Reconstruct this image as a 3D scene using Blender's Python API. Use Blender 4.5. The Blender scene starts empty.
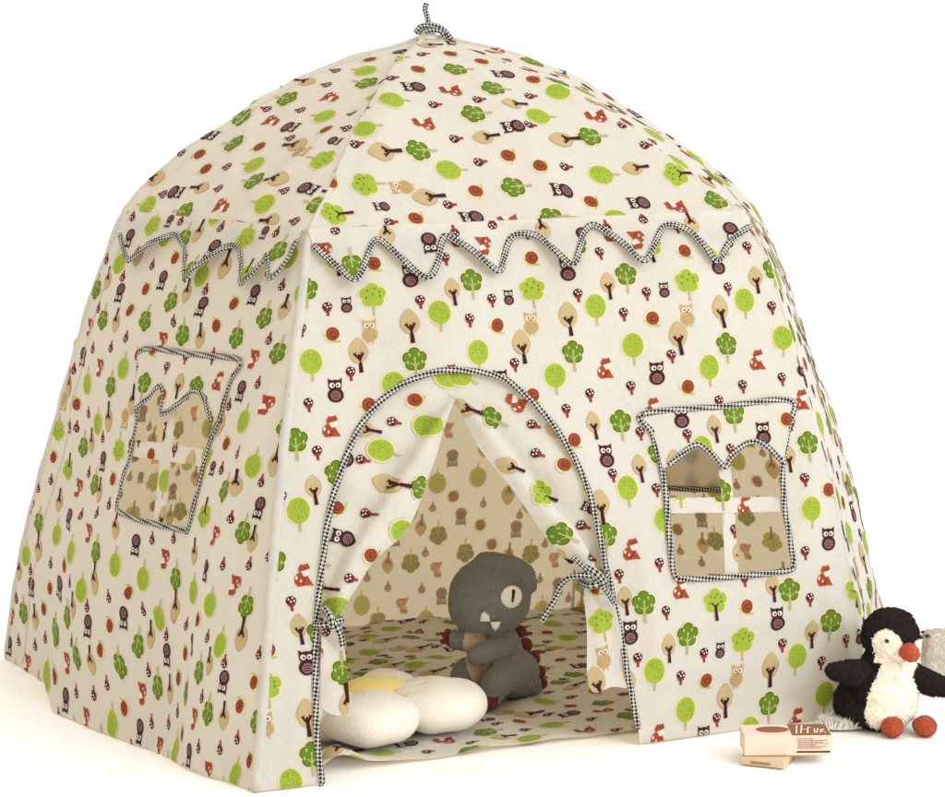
import bpy, math, random
import numpy as np
from mathutils import Vector, Matrix
from mathutils.geometry import delaunay_2d_cdt
random.seed(3)
SC = bpy.context.scene
COL = SC.collection
V2 = Vector

def lin(c):
    c = np.asarray(c, float)/255.
    return np.where(c <= .04045, c/12.92, ((c+.055)/1.055)**2.4)

# ------------------------------------------------------------------ objects
def thing(name, label, cat, loc=(0, 0, 0), rz=0., group=None):
    o = bpy.data.objects.new(name, None); COL.objects.link(o)
    o.empty_display_size = .05
    o.location = loc; o.rotation_euler = (0, 0, rz)
    o['label'] = label; o['category'] = cat
    if group: o['group'] = group
    return o

def mesh_obj(name, verts, faces, mats, parent=None, mi=None, col=None, uv=None, smooth=True, label=None):
    me = bpy.data.meshes.new(name)
    me.from_pydata([tuple(map(float, v)) for v in verts], [], [tuple(map(int, f)) for f in faces])
    for m in (mats if isinstance(mats, (list, tuple)) else [mats]): me.materials.append(m)
    if mi is not None: me.polygons.foreach_set('material_index', np.asarray(mi, np.int32))
    if col is not None:
        a = me.color_attributes.new('ink', 'FLOAT_COLOR', 'POINT')
        c4 = np.ones((len(verts), 4), np.float32); c4[:, :3] = col
        a.data.foreach_set('color', c4.ravel())
    if uv is not None:
        l = me.uv_layers.new(name='UVMap')
        idx = np.zeros(len(me.loops), np.int32); me.loops.foreach_get('vertex_index', idx)
        if len(uv) == len(verts): l.data.foreach_set('uv', np.asarray(uv, np.float32)[idx].ravel())
        else: l.data.foreach_set('uv', np.asarray(uv, np.float32).ravel())
    if smooth: me.polygons.foreach_set('use_smooth', np.ones(len(me.polygons), bool))
    me.update()
    o = bpy.data.objects.new(name, me); COL.objects.link(o)
    if parent: o.parent = parent
    if label: o['label'] = label
    return o

# ------------------------------------------------------------------ materials
def new_mat(name):
    m = bpy.data.materials.new(name); m.use_nodes = True
    nt = m.node_tree; nt.nodes.clear()
    out = nt.nodes.new('ShaderNodeOutputMaterial')
    return m, nt, out

def N(nt, typ, **kw):
    n = nt.nodes.new(typ)
    for k, v in kw.items():
        if k.startswith('i_'):
            n.inputs[k[2:].replace('_', ' ')].default_value = v
        else: setattr(n, k, v)
    return n

def cloth_mat(name, trans=.40, warm=(1., .82, .57), dark=1.):
    """cotton printed with ink: the ink colour is carried by the mesh, weave and slubs by nodes"""
    m, nt, out = new_mat(name); L = nt.links.new
    ink = N(nt, 'ShaderNodeVertexColor', layer_name='ink')
    tc = N(nt, 'ShaderNodeTexCoord')
    nz = N(nt, 'ShaderNodeTexNoise', i_Scale=9., i_Detail=4.)
    L(tc.outputs['Object'], nz.inputs['Vector'])
    rm = N(nt, 'ShaderNodeMapRange'); rm.inputs['To Min'].default_value = .94; rm.inputs['To Max'].default_value = 1.03
    L(nz.outputs['Fac'], rm.inputs['Value'])
    nz2 = N(nt, 'ShaderNodeTexNoise', i_Scale=420., i_Detail=2.)
    L(tc.outputs['Object'], nz2.inputs['Vector'])
    rm2 = N(nt, 'ShaderNodeMapRange'); rm2.inputs['To Min'].default_value = .93; rm2.inputs['To Max'].default_value = 1.07
    L(nz2.outputs['Fac'], rm2.inputs['Value'])
    mu = N(nt, 'ShaderNodeMath', operation='MULTIPLY'); L(rm.outputs[0], mu.inputs[0]); L(rm2.outputs[0], mu.inputs[1])
    mc = N(nt, 'ShaderNodeVectorMath', operation='SCALE'); L(ink.outputs['Color'], mc.inputs[0]); L(mu.outputs[0], mc.inputs['Scale'])
    nz3 = N(nt, 'ShaderNodeTexNoise', i_Scale=34., i_Detail=5., i_Roughness=.6)
    L(tc.outputs['Object'], nz3.inputs['Vector'])
    bp = N(nt, 'ShaderNodeBump', i_Strength=.5, i_Distance=.008); L(nz3.outputs['Fac'], bp.inputs['Height'])
    bp2 = N(nt, 'ShaderNodeBump', i_Strength=.25, i_Distance=.0008); L(nz2.outputs['Fac'], bp2.inputs['Height']); L(bp.outputs[0], bp2.inputs['Normal'])
    df = N(nt, 'ShaderNodeBsdfPrincipled', i_Roughness=.92)
    df.inputs['Specular IOR Level'].default_value = .12
    df.inputs['Sheen Weight'].default_value = .08
    L(mc.outputs[0], df.inputs['Base Color']); L(bp2.outputs[0], df.inputs['Normal'])
    tm = N(nt, 'ShaderNodeVectorMath', operation='MULTIPLY'); tm.inputs[1].default_value = warm
    L(mc.outputs[0], tm.inputs[0])
    tr = N(nt, 'ShaderNodeBsdfTranslucent'); L(tm.outputs[0], tr.inputs['Color'])
    mx = N(nt, 'ShaderNodeMixShader'); mx.inputs[0].default_value = trans
    L(df.outputs[0], mx.inputs[1]); L(tr.outputs[0], mx.inputs[2]); L(mx.outputs[0], out.inputs['Surface'])
    return m

def checker_mat(name, cells=(250., 215.), rot=43., a=(.014, .014, .016), b=(.46, .45, .42)):
    m, nt, out = new_mat(name); L = nt.links.new
    tc = N(nt, 'ShaderNodeTexCoord'); mp = N(nt, 'ShaderNodeMapping')
    mp.inputs['Rotation'].default_value = (0, 0, math.radians(rot)); m2 = N(nt, 'ShaderNodeMapping'); m2.inputs['Scale'].default_value = (*cells, 1.)
    L(tc.outputs['UV'], mp.inputs['Vector']); L(mp.outputs[0], m2.inputs['Vector'])
    ck = N(nt, 'ShaderNodeTexChecker'); ck.inputs['Scale'].default_value = 1.
    ck.inputs['Color1'].default_value = (*a, 1); ck.inputs['Color2'].default_value = (*b, 1)
    L(m2.outputs[0], ck.inputs['Vector'])
    nz = N(nt, 'ShaderNodeTexNoise', i_Scale=600.); L(tc.outputs['Object'], nz.inputs['Vector'])
    bp = N(nt, 'ShaderNodeBump', i_Strength=.4, i_Distance=.0015); L(nz.outputs['Fac'], bp.inputs['Height'])
    p = N(nt, 'ShaderNodeBsdfPrincipled', i_Roughness=.9); p.inputs['Specular IOR Level'].default_value = .1
    L(ck.outputs['Color'], p.inputs['Base Color']); L(bp.outputs[0], p.inputs['Normal']); L(p.outputs[0], out.inputs['Surface'])
    return m

def plain_mat(name, c, rough=.85, nscale=60., amount=.12, bump=.3, bdist=.002, sheen=0., spec=.2, sub=0.):
    m, nt, out = new_mat(name); L = nt.links.new
    tc = N(nt, 'ShaderNodeTexCoord')
    nz = N(nt, 'ShaderNodeTexNoise', i_Scale=nscale, i_Detail=6., i_Roughness=.65); L(tc.outputs['Object'], nz.inputs['Vector'])
    rm = N(nt, 'ShaderNodeMapRange'); rm.inputs['To Min'].default_value = 1-amount; rm.inputs['To Max'].default_value = 1+amount
    L(nz.outputs['Fac'], rm.inputs['Value'])
    sc = N(nt, 'ShaderNodeVectorMath', operation='SCALE'); sc.inputs[0].default_value = tuple(c); L(rm.outputs[0], sc.inputs['Scale'])
    nf = N(nt, 'ShaderNodeTexNoise', i_Scale=nscale*7, i_Detail=3.); L(tc.outputs['Object'], nf.inputs['Vector'])
    bp = N(nt, 'ShaderNodeBump', i_Strength=bump, i_Distance=bdist); L(nf.outputs['Fac'], bp.inputs['Height'])
    p = N(nt, 'ShaderNodeBsdfPrincipled', i_Roughness=rough); p.inputs['Specular IOR Level'].default_value = spec
    p.inputs['Sheen Weight'].default_value = sheen; p.inputs['Sheen Roughness'].default_value = .5
    L(sc.outputs[0], p.inputs['Base Color']); L(bp.outputs[0], p.inputs['Normal']); L(p.outputs[0], out.inputs['Surface'])
    return m

CREAM = lin((225, 227, 223))
CLOTH = cloth_mat('printed_cotton')
GINGHAM = checker_mat('black_white_checked_tape')
WELT = plain_mat('cream_welt', lin((227, 223, 212)), nscale=40, amount=.05)
# ------------------------------------------------------------------ measured cloth data (metres)
RIBS = {
'FL': ([[-0.506,-0.693,0.0],[-0.483,-0.657,0.156],[-0.461,-0.623,0.328],[-0.435,-0.584,0.487],[-0.4,-0.53,0.664],[-0.367,-0.479,0.817]], [[-0.367,-0.479,0.817],[-0.312,-0.397,0.895],[-0.266,-0.328,0.97],[-0.215,-0.252,1.033],[-0.14,-0.14,1.114],[-0.059,-0.02,1.17]]),
'FR': ([[0.521,-0.609,0.0],[0.511,-0.601,0.174],[0.48,-0.576,0.369],[0.429,-0.534,0.598],[0.397,-0.508,0.749],[0.361,-0.479,0.835]], [[0.361,-0.479,0.835],[0.343,-0.459,0.848],[0.298,-0.409,0.898],[0.238,-0.344,0.958],[0.184,-0.285,1.008],[0.12,-0.215,1.064],[0.069,-0.159,1.096],[0.002,-0.087,1.135],[-0.059,-0.02,1.17]]),
'L': ([[-0.858,0.273,0.0],[-0.836,0.243,0.158],[-0.797,0.188,0.319],[-0.739,0.109,0.514],[-0.678,0.024,0.717],[-0.624,-0.05,0.857]], [[-0.624,-0.05,0.857],[-0.59,-0.048,0.897],[-0.521,-0.045,0.958],[-0.458,-0.041,0.996],[-0.389,-0.038,1.04],[-0.318,-0.034,1.083],[-0.24,-0.03,1.117],[-0.182,-0.027,1.136],[-0.116,-0.023,1.151],[-0.059,-0.02,1.17]]),
'R': ([[0.846,-0.101,0.0],[0.818,-0.086,0.084],[0.78,-0.066,0.284],[0.744,-0.047,0.423],[0.708,-0.028,0.546],[0.672,-0.009,0.671],[0.631,0.012,0.796]], [[0.631,0.012,0.796],[0.607,0.011,0.843],[0.557,0.009,0.891],[0.445,0.004,0.972],[0.335,-0.002,1.037],[0.228,-0.007,1.098],[0.113,-0.012,1.138],[0.022,-0.016,1.16],[-0.059,-0.02,1.17]]),
'BL': ([[-0.45,0.3,0.0],[-0.45,0.352,0.17],[-0.444,0.391,0.34],[-0.427,0.411,0.51],[-0.399,0.412,0.68],[-0.364,0.4,0.85]], [[-0.364,0.4,0.85],[-0.327,0.349,0.937],[-0.279,0.283,1.003],[-0.229,0.214,1.061],[-0.177,0.142,1.115],[-0.12,0.065,1.149],[-0.062,-0.015,1.169]]),
'BR': ([[0.31,0.3,0.0],[0.338,0.352,0.17],[0.36,0.391,0.34],[0.371,0.411,0.51],[0.371,0.412,0.68],[0.364,0.4,0.85]], [[0.364,0.4,0.85],[0.313,0.349,0.937],[0.247,0.283,1.003],[0.176,0.214,1.061],[0.104,0.142,1.115],[0.026,0.065,1.149],[-0.054,-0.015,1.169]]),
}
LEFT_BASE = [[0.0,-0.8579,0.273,0.0],[0.1,-0.8179,0.1458,0.0],[0.17,-0.7852,0.0505,0.0],[0.21,-0.7761,-0.1486,0.0],[0.5,-0.6582,-0.4026,0.0],[1.0,-0.5059,-0.6928,0.0]]
VAL_FRONT = [[-0.3612,0.8331],[-0.3315,0.7996],[-0.3054,0.7695],[-0.2881,0.792],[-0.2707,0.8283],[-0.2543,0.8343],[-0.2263,0.8003],[-0.194,0.7661],[-0.1738,0.7904],[-0.1589,0.8294],[-0.1467,0.8357],[-0.1165,0.8106],[-0.0796,0.7729],[-0.0647,0.7911],[-0.0491,0.8236],[-0.032,0.8359],[-0.0015,0.8309],[0.0178,0.8033],[0.0404,0.7754],[0.058,0.8011],[0.0779,0.8338],[0.0991,0.8448],[0.1342,0.8141],[0.1601,0.7769],[0.1812,0.798],[0.2096,0.834],[0.2309,0.8384],[0.2558,0.8249],[0.2714,0.7967],[0.2874,0.7701],[0.3198,0.8046],[0.3631,0.8302]]
VAL_LEFT = [[-0.2288,0.8582],[-0.1999,0.8269],[-0.1664,0.8088],[-0.1461,0.8217],[-0.1145,0.8467],[-0.0693,0.8671],[-0.0417,0.8559],[-0.0035,0.8242],[0.0285,0.7856],[0.0414,0.8106],[0.0784,0.8527],[0.103,0.8589],[0.1292,0.8354],[0.1527,0.8038],[0.1667,0.7942],[0.1826,0.8106],[0.1945,0.833],[0.1998,0.8479],[0.2167,0.8278],[0.2326,0.8096],[0.243,0.8288],[0.2426,0.883]]
ARCH = [[-0.4156,0.0039],[-0.4182,0.0669],[-0.4143,0.1338],[-0.4066,0.2144],[-0.3957,0.2754],[-0.3828,0.3365],[-0.3703,0.3928],[-0.3498,0.454],[-0.3221,0.5145],[-0.2928,0.5557],[-0.2521,0.5908],[-0.2046,0.6102],[-0.1648,0.614],[-0.1193,0.6084],[-0.0811,0.5954],[-0.0555,0.5713],[-0.0268,0.5363],[0.0003,0.4906],[0.0223,0.4357],[0.0336,0.3903],[0.0443,0.3252],[0.0516,0.2818],[0.0574,0.2496],[0.069,0.1662],[0.083,0.0844],[0.0961,0.023]]
WIN_FRONT = {
'out': [[0.1382,0.5235],[0.2659,0.5268],[0.3857,0.5295],[0.3782,0.4852],[0.3636,0.4269],[0.3611,0.3607],[0.3664,0.2986],[0.3685,0.2618],[0.3549,0.2499],[0.2574,0.2489],[0.1797,0.2527],[0.1596,0.2641],[0.156,0.3365],[0.1574,0.4173],[0.1507,0.4881]],
'cur': [[0.1663,0.4362],[0.1885,0.4527],[0.2182,0.467],[0.2393,0.4507],[0.2606,0.4285],[0.2736,0.4441],[0.3067,0.4647],[0.3323,0.4591],[0.3605,0.4305]],
'hb': [[0.1621,0.3844],[0.3589,0.3714],[0.3589,0.3469],[0.1631,0.3592]],
'vb': [[0.2534,0.4398],[0.2751,0.4382],[0.2748,0.2457],[0.2509,0.2478]],
}
WIN_LEFT = {
'out': [[-0.069,0.6519],[0.0665,0.6592],[0.195,0.6633],[0.1819,0.6235],[0.1779,0.5525],[0.1654,0.512],[0.1645,0.4329],[0.1553,0.3711],[0.1332,0.3611],[0.0232,0.357],[-0.0567,0.3603],[-0.0738,0.3707],[-0.0694,0.4162],[-0.0556,0.4729],[-0.054,0.5454],[-0.0705,0.612]],
'cur': [[-0.0499,0.5423],[-0.0213,0.5677],[0.0013,0.5927],[0.0177,0.5832],[0.0223,0.5499],[0.0415,0.5523],[0.0704,0.5762],[0.1,0.5979],[0.1307,0.5864],[0.1679,0.549]],
'hb': [[-0.0545,0.491],[0.1798,0.5053],[0.1737,0.475],[-0.0656,0.4607]],
'vb': [[0.0221,0.5639],[0.0462,0.5669],[0.0682,0.3639],[0.0343,0.3604]],
}
FLAP_LEFT = {
'edge': [[-0.1662,0.5735],[-0.1714,0.5513],[-0.1805,0.5278],[-0.2057,0.466],[-0.2312,0.4084],[-0.246,0.3799],[-0.2696,0.3525],[-0.3063,0.3265],[-0.3321,0.2921],[-0.3573,0.2625],[-0.3781,0.2327]],
'fold': [[-0.1696,0.5705],[-0.2041,0.5295],[-0.2478,0.4693],[-0.2859,0.4176],[-0.3419,0.342],[-0.3711,0.2867],[-0.3877,0.2397]],
}
FLAP_RIGHT = {
'edge': [[-0.1616,0.5732],[-0.1513,0.5337],[-0.1311,0.4874],[-0.091,0.4244],[-0.0643,0.3787],[-0.0321,0.3286],[-0.0147,0.305],[0.0104,0.276],[0.0256,0.262]],
'fold': [[-0.157,0.5729],[-0.1251,0.548],[-0.0846,0.4839],[-0.0375,0.4083],[0.0092,0.344],[0.0303,0.3026],[0.0397,0.2765]],
}
LAT_A = [0.2535,-0.0028]
LAT_B = [0.046,-0.5936]
TILE = [ ('dark',0.133,0.757),('flower',0.232,0.739),('beige_small',0.354,0.736),('owl_small',0.192,0.727),('mushroom',0.163,0.722),('mushroom',0.303,0.723),('round',0.330,0.703),('owl_beige',0.224,0.683),('beige',0.284,0.685),('snail',0.167,0.680),('mushroom',0.122,0.690),('beige',0.205,0.644),('dark',0.287,0.630),('mushroom',0.191,0.615),('round',0.133,0.638),('fox',0.084,0.603),('owl',0.166,0.590),('round',0.253,0.593),('mushroom',0.124,0.569),('snail',0.213,0.563),('mushroom',0.308,0.558),('mushroom',0.265,0.535),('fox',0.154,0.532),('dark',0.101,0.515),('mushroom',0.131,0.493),('beige_small',0.054,0.511),('owl',0.068,0.461),('snail',-0.009,0.446),('snail',0.017,0.489),('dark',0.157,0.460),('beige_small',0.121,0.436),('mushroom',0.144,0.399),('round',0.096,0.406),('mushroom',0.074,0.428),('beige',0.048,0.379),('snail',0.185,0.379),('round',0.152,0.350),('dark',0.054,0.334),('fox',0.093,0.307),('owl',0.181,0.299),('mushroom',0.137,0.279),('mushroom',0.072,0.267),('mushroom',0.284,0.242),('fox',0.170,0.238),('beige_small',0.079,0.227),('dark',0.107,0.221),('flower_dark',0.229,0.213),('snail',0.284,0.198),('mushroom',0.143,0.202),('owl',0.084,0.177),('round',0.235,0.341),('dark',0.215,0.501),('beige_small',0.245,0.276),('owl',0.203,0.424),('mushroom',0.249,0.396) ]
TAIL_LEFT = [[-0.39,0.246],[-0.3697,0.2425],[-0.3686,0.2105],[-0.3664,0.1347],[-0.3705,0.1004],[-0.3973,0.1035],[-0.4062,0.124],[-0.4023,0.1988]]
TAIL_RIGHT = [[0.0164,0.2691],[0.0393,0.2702],[0.0556,0.2466],[0.0674,0.1664],[0.0863,0.0951],[0.0525,0.094],[0.0174,0.093],[0.013,0.1719]]
def resample(pts, n=41):
    p = np.asarray(pts, float)
    d = np.r_[0, np.cumsum(np.linalg.norm(np.diff(p, axis=0), axis=1))]
    L = d[-1]; u = np.linspace(0, L, 201)
    q = np.stack([np.interp(u, d, p[:, i]) for i in range(3)], 1)
    for _ in range(50):                       # soften the polyline into one bent rod
        q[1:-1] = .25*q[:-2] + .5*q[1:-1] + .25*q[2:]
    return q, L

class Panel:
    """A cloth panel stretched between two bent rods; chart (X, Y) in metres of cloth."""
    def __init__(self, ra, rb, billow=0., base=None, seed=0, wr=1., flip=1, stretch=1., foot=.3):
        self.a, la = resample(ra); self.b, lb = resample(rb)
        self.H = .5*(la+lb)*stretch
        self.W0 = np.linalg.norm(self.a[0]-self.b[0]); self.W1 = np.linalg.norm(self.a[-1]-self.b[-1])
        self.billow = billow; self.foot = foot; self.wr = wr; self.flip = flip
        self.base = None if base is None else np.asarray(base, float)
        r = np.random.default_rng(seed)
        n = 14
        k = r.uniform(6, 34, n); th = r.uniform(0, 6.28, n)
        self.kx = k*np.cos(th); self.ky = k*np.sin(th)*.6; self.ph = r.uniform(0, 6.28, n)
        self.am = .0042*(8/k)**.75*r.uniform(.5, 1.3, n)
        self.bumps = []
    def width(self, t): return self.W0 + (self.W1-self.W0)*t
    def st(self, X, Y):
        t = Y/self.H
        return X/np.maximum(self.width(t), .01)+.5, t
    def chart(self, s, t): return (s-.5)*self.width(t), t*self.H
    def raw(self, s, t):
        tt = np.clip(t, 0, 1)*200
        i = np.clip(tt.astype(int), 0, 199); fr = (tt-i)[:, None]
        A = self.a[i]*(1-fr)+self.a[i+1]*fr; B = self.b[i]*(1-fr)+self.b[i+1]*fr
        s1 = s[:, None]
        P = A*(1-s1)+B*s1
        if self.base is not None:
            bs = np.stack([np.interp(s, self.base[:, 0], self.base[:, k]) for k in (1, 2, 3)], 1)
            st = self.a[0]*(1-s1)+self.b[0]*s1
            P = P+(bs-st)*((1-np.clip(t, 0, 1))**3)[:, None]
        # P below the rods' feet: carry on straight down the cloth
        lo = np.minimum(t, 0)[:, None]
        hi = np.maximum(t-1, 0)[:, None]
        P = P+lo*200*(self.a[1]-self.a[0])+hi*200*(self.a[-1]-self.a[-2])
        return P
    def nrm(self):
        s = np.array([.5, .6, .5]); t = np.array([.4, .4, .5]); p = self.raw(s, t)
        n = np.cross(p[1]-p[0], p[2]-p[0]); return self.flip*n/np.linalg.norm(n)
    def at(self, X, Y, off=0.):
        X = np.atleast_1d(np.asarray(X, float)); Y = np.atleast_1d(np.asarray(Y, float))
        s, t = self.st(X, Y)
        P = self.raw(s, t); n = self.nrm()
        sc = np.clip(s, 0, 1); tc = np.clip(t, 0, 1)
        edge = np.clip(np.minimum(sc, 1-sc)*8, 0, 1)*np.clip(np.minimum(tc+.08*(self.foot > 0), 1-tc)*9, 0, 1)
        d = self.billow*4*sc*(1-sc)*(self.foot*(1-tc)+3.*tc*(1-tc))
        w = np.zeros_like(X)
        for a, b, p, m in zip(self.kx, self.ky, self.ph, self.am):
            w += m*np.sin(a*X+b*Y+p+.7*np.sin(.5*b*X-.6*a*Y))
        d = d+self.wr*w*edge
        for (bx, by, sx, sy, ang, h) in self.bumps:
            ca, sa = np.cos(ang), np.sin(ang)
            u = (X-bx)*ca+(Y-by)*sa; v = -(X-bx)*sa+(Y-by)*ca
            d = d+h*np.exp(-(u/sx)**2-(v/sy)**2)
        return P+n*(d+off)[:, None] if np.ndim(d+off) else P+n*(d+off)
# ------------------------------------------------------------------ printed motifs (units: 1 = 1/589 m of cloth, y up)
INK = dict(halo=(236, 232, 196), green=(120, 152, 50), green_rim=(96, 126, 46), vein=(196, 208, 128), lime=(174, 200, 76), lime_dot=(112, 150, 40),
           stem=(196, 186, 140), bark=(74, 38, 40), tan=(212, 196, 152), tan_rim=(200, 178, 126), owl=(76, 44, 48), white=(244, 240, 230), pink=(158, 122, 122),
           rust=(174, 88, 62), rust_dark=(142, 58, 44), foot=(196, 196, 110), cap=(96, 38, 42), red=(150, 72, 66), olive_dot=(96, 88, 40))
INK = {k: lin(v) for k, v in INK.items()}

def ell(cx, cy, rx, ry, n=14, rot=0.):
    a = np.linspace(0, 2*np.pi, n, endpoint=False)
    x, y = rx*np.cos(a), ry*np.sin(a); c, s = math.cos(rot), math.sin(rot)
    return np.stack([cx+x*c-y*s, cy+x*s+y*c], 1)
def lobes(cx, cy, r, k, depth, n=40, ph=0., sx=1., sy=1.):
    a = np.linspace(0, 2*np.pi, n, endpoint=False)
    q = np.abs(np.cos(k*(a-ph)/2))
    rr = r*(1-depth+depth*q**.6)
    return np.stack([cx+sx*rr*np.cos(a), cy+sy*rr*np.sin(a)], 1)
def stroke(x0, y0, x1, y1, w0, w1):
    d = np.array([x1-x0, y1-y0]); d = d/np.linalg.norm(d); n = np.array([-d[1], d[0]])
    return np.array([[x0, y0]+n*w0/2, [x0, y0]-n*w0/2, [x1, y1]-n*w1/2, [x1, y1]+n*w1/2])
def leaf(cx, cy, w, h, n=22):
    a = np.linspace(0, 2*np.pi, n, endpoint=False)
    y = np.sin(a); x = np.cos(a)*(1-.42*np.clip(y, 0, 1)**1.5)
    return np.stack([cx+w/2*x, cy+h/2*y], 1)

def grow(p, d):
    c = p.mean(0); v = p-c; l = np.linalg.norm(v, axis=1, keepdims=True); return c+v*(1+d/np.maximum(l, 1))

def m_dark():
    L = []
    cr = lobes(0, 0, 10.9, 5, .24, ph=math.pi/2, sy=1.06)
    L += [('halo', grow(cr, 1.2), 0), ('green_rim', cr, 1), ('green', grow(cr, -1.3), 2)]
    L += [('stem', stroke(0, -19, 0, -6, 2.4, 1.6), 3), ('vein', stroke(0, -12, 0, -1, 2.6, 1.2), 3), ('vein', stroke(0, -7, -4, -3, 1.4, .8), 4), ('vein', stroke(0, -7, 4, -3, 1.4, .8), 4)]
    for x, y in ((-4.2, 4.4), (3.8, 4.6), (0, .8), (-6.3, -2.6), (6.3, -2.6)): L.append(('vein', ell(x, y, 1.05, 1.9, 7), 4))
    return L
def m_round():
    cr = ell(0, 0, 9.8, 11.8, 22)
    L = [('halo', grow(cr, 1.4), 0), ('stem', stroke(0, -19, 0, -10, 2., 2.), 1), ('lime', cr, 2)]
    r = np.random.default_rng(5)
    for y in (-5, -1.5, 2, 5.5, 8):
        for x in np.linspace(-5.5, 5.5, 5): 
            if (x/8.5)**2+(y/10.5)**2 < .8 and r.random() < .72: L.append(('lime_dot', ell(x+r.uniform(-1, 1), y+r.uniform(-.8, .8), .62, .62, 5), 3))
    return L
def m_flower(dark=False):
    cr = lobes(0, 0, 12.3, 5, .26, ph=math.pi/2, sy=.97)
    L = [('halo', grow(cr, 1.3), 0), ('lime', cr, 2)]
    if dark: L += [('bark', stroke(.5, -19, 0, -4, 3.4, 2.2), 3), ('bark', stroke(0, -6, -4, -1.5, 1.7, .9), 4), ('bark', stroke(0, -6, 3.6, -2, 1.7, .9), 4)]
    else: L += [('stem', stroke(.4, -20, 0, -9.5, 2., 2.), 1)]
    for x, y in ((-4.6, 4.6), (2.2, 6.2), (0, 1 if not dark else 3), (-6, -2), (6.2, -1.2), (6, 3)): L.append(('lime_dot', ell(x, y, 1.0, 1.25, 6), 3))
    return L
def m_beige(s=1.):
    L = [('tan_rim', leaf(0, 0, 17.6, 25), 0), ('tan', leaf(0, 0, 16, 23.4), 1),
         ('bark', stroke(1.6, -21, .4, -3.5, 4.0, 2.6), 3), ('bark', stroke(.6, -8.5, -4.6, -2.5, 2.3, 1.3), 4), ('bark', stroke(.6, -8.5, 4.6, -2.2, 2.3, 1.3), 4), ('bark', stroke(-3, -5, -2.4, -1.4, 1.4, .8), 5), ('bark', stroke(3, -4.8, 2.4, -1.2, 1.4, .8), 5)]
    return [(c, (p+np.array([0, 4.2]))*s, k) for c, p, k in L]
def m_owl(s=1., b=False):
    bd = 'tan' if b else 'owl'; rim = 'tan_rim' if b else 'owl'; bel = 'tan_rim' if b else 'pink'
    L = [(rim, ell(0, -4.6, 7.3, 7.2, 16), 1), (bd, ell(0, 4.2, 6.3, 5.6, 16), 1),
         (rim, np.array([[-6.4, 11.2], [-6, 4], [-1.4, 8]]), 2), (rim, np.array([[6.4, 11.2], [1.4, 8], [6, 4]]), 2),
         (bel, ell(0, -5.2, 4.6, 4.6, 12), 2), ('white', ell(-2.8, 4.6, 2.5, 2.5, 10), 3), ('white', ell(2.8, 4.6, 2.5, 2.5, 10), 3),
         ('owl', ell(-2.3, 4.4, 1.0, 1.1, 6), 4), ('owl', ell(2.3, 4.4, 1.0, 1.1, 6), 4)]
    for y in (-3.2, -5.4, -7.4): L.append((rim if not b else 'tan', stroke(-3, y, 3, y, .8, .8), 3))
    if b: L += [(rim, stroke(-2, -11.5, -2, -14, 1, 1), 2), (rim, stroke(2.4, -11.5, 2.4, -14, 1, 1), 2), ('rust', ell(0, 2.2, .8, 1., 5), 4)]
    return [(c, p*s, k) for c, p, k in L]
def m_fox():
    body = np.array([[-3, 3], [2.6, 3.2], [5, -3], [8.4, -9.6], [2, -9], [-5, -9.6], [-7.6, -5.5], [-7, -.5], [-5, 1.4]])
    L = [('rust', body, 1), ('rust', ell(1.6, 6.2, 5.2, 3.6, 12, .25), 1),
         ('rust', np.array([[5, 11], [2.6, 8], [6.4, 6.4]]), 2), ('rust', np.array([[-1, 10.6], [-2.2, 6.4], [1.4, 8.2]]), 2),
         ('white', np.array([[-1.4, 3.6], [5.8, 5.4], [6.4, 2.4], [2.4, -1.2], [.4, -.4]]), 3), ('white', ell(-5.6, -1.6, 1.2, 1.8, 7), 3), ('rust_dark', stroke(-1, -8.6, 2.4, -2.4, 1., .8), 3),
         ('rust_dark', ell(2.6, 6, .7, .7, 5), 4), ('white', ell(-2.2, -4.6, 1., 1.4, 6), 3)]
    return L
def m_snail():
    return [('halo', ell(0, 0, 7.6, 7.8, 14), 0), ('foot', np.array([[-8.4, .5], [-6.6, -1], [-4, -6], [0, -7.4], [7.6, -8], [7, -6.6], [2, -5.4], [-5.4, -3]]), 1),
            ('rust_dark', ell(.6, .4, 6., 6.5, 16), 2), ('rust', ell(.5, .5, 5.3, 5.7, 16), 3), ('rust_dark', ell(1.0, -.2, 3., 3.1, 10), 4), ('rust', ell(1.4, -.2, 2.1, 2.1, 8), 5)]
def m_mush():
    cap = ell(0, 2.2, 4.5, 4.3, 14)
    return [('cap', cap, 1), ('red', stroke(.4, -7, 0, -1, 2.4, 2.8), 0), ('red', ell(0, -1.6, 3.2, 1.4, 8), 2)] + [('white', ell(x, y, .95, 1., 6), 3) for x, y in ((-2, 3.6), (1.4, 4.6), (-.2, 1.4), (2.6, 1.8))]
LIB = dict(dark=m_dark(), round=m_round(), flower=m_flower(), flower_dark=m_flower(True), beige=m_beige(), beige_small=m_beige(.82), owl=m_owl(),
           owl_small=m_owl(.68), owl_beige=m_owl(.95, True), fox=m_fox(), snail=m_snail(), mushroom=m_mush())

def bake(layers):
    """fan each ink shape into small triangles"""
    V, T, C, K = [], [], [], []; n0 = 0
    for ink, p, k in layers:
        p = np.asarray(p, float); n = len(p); c = p.mean(0)
        big = np.abs(p-c).max() > 6
        if big:
            v = np.vstack([c[None], c+.5*(p-c), p])
            t = [(0, 1+i, 1+(i+1) % n) for i in range(n)]
            for i in range(n):
                j = (i+1) % n; t += [(1+i, 1+n+i, 1+n+j), (1+i, 1+n+j, 1+j)]
        else:
            v = np.vstack([c[None], p]); t = [(0, 1+i, 1+(i+1) % n) for i in range(n)]
        V.append(v); T.append(np.array(t)+n0); C.append(np.tile(INK[ink], (len(v), 1))); K.append(np.full(len(v), k, float)); n0 += len(v)
    return np.vstack(V)/589., np.vstack(T), np.vstack(C), np.concatenate(K)
LIB = {k: bake(v) for k, v in LIB.items()}

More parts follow.
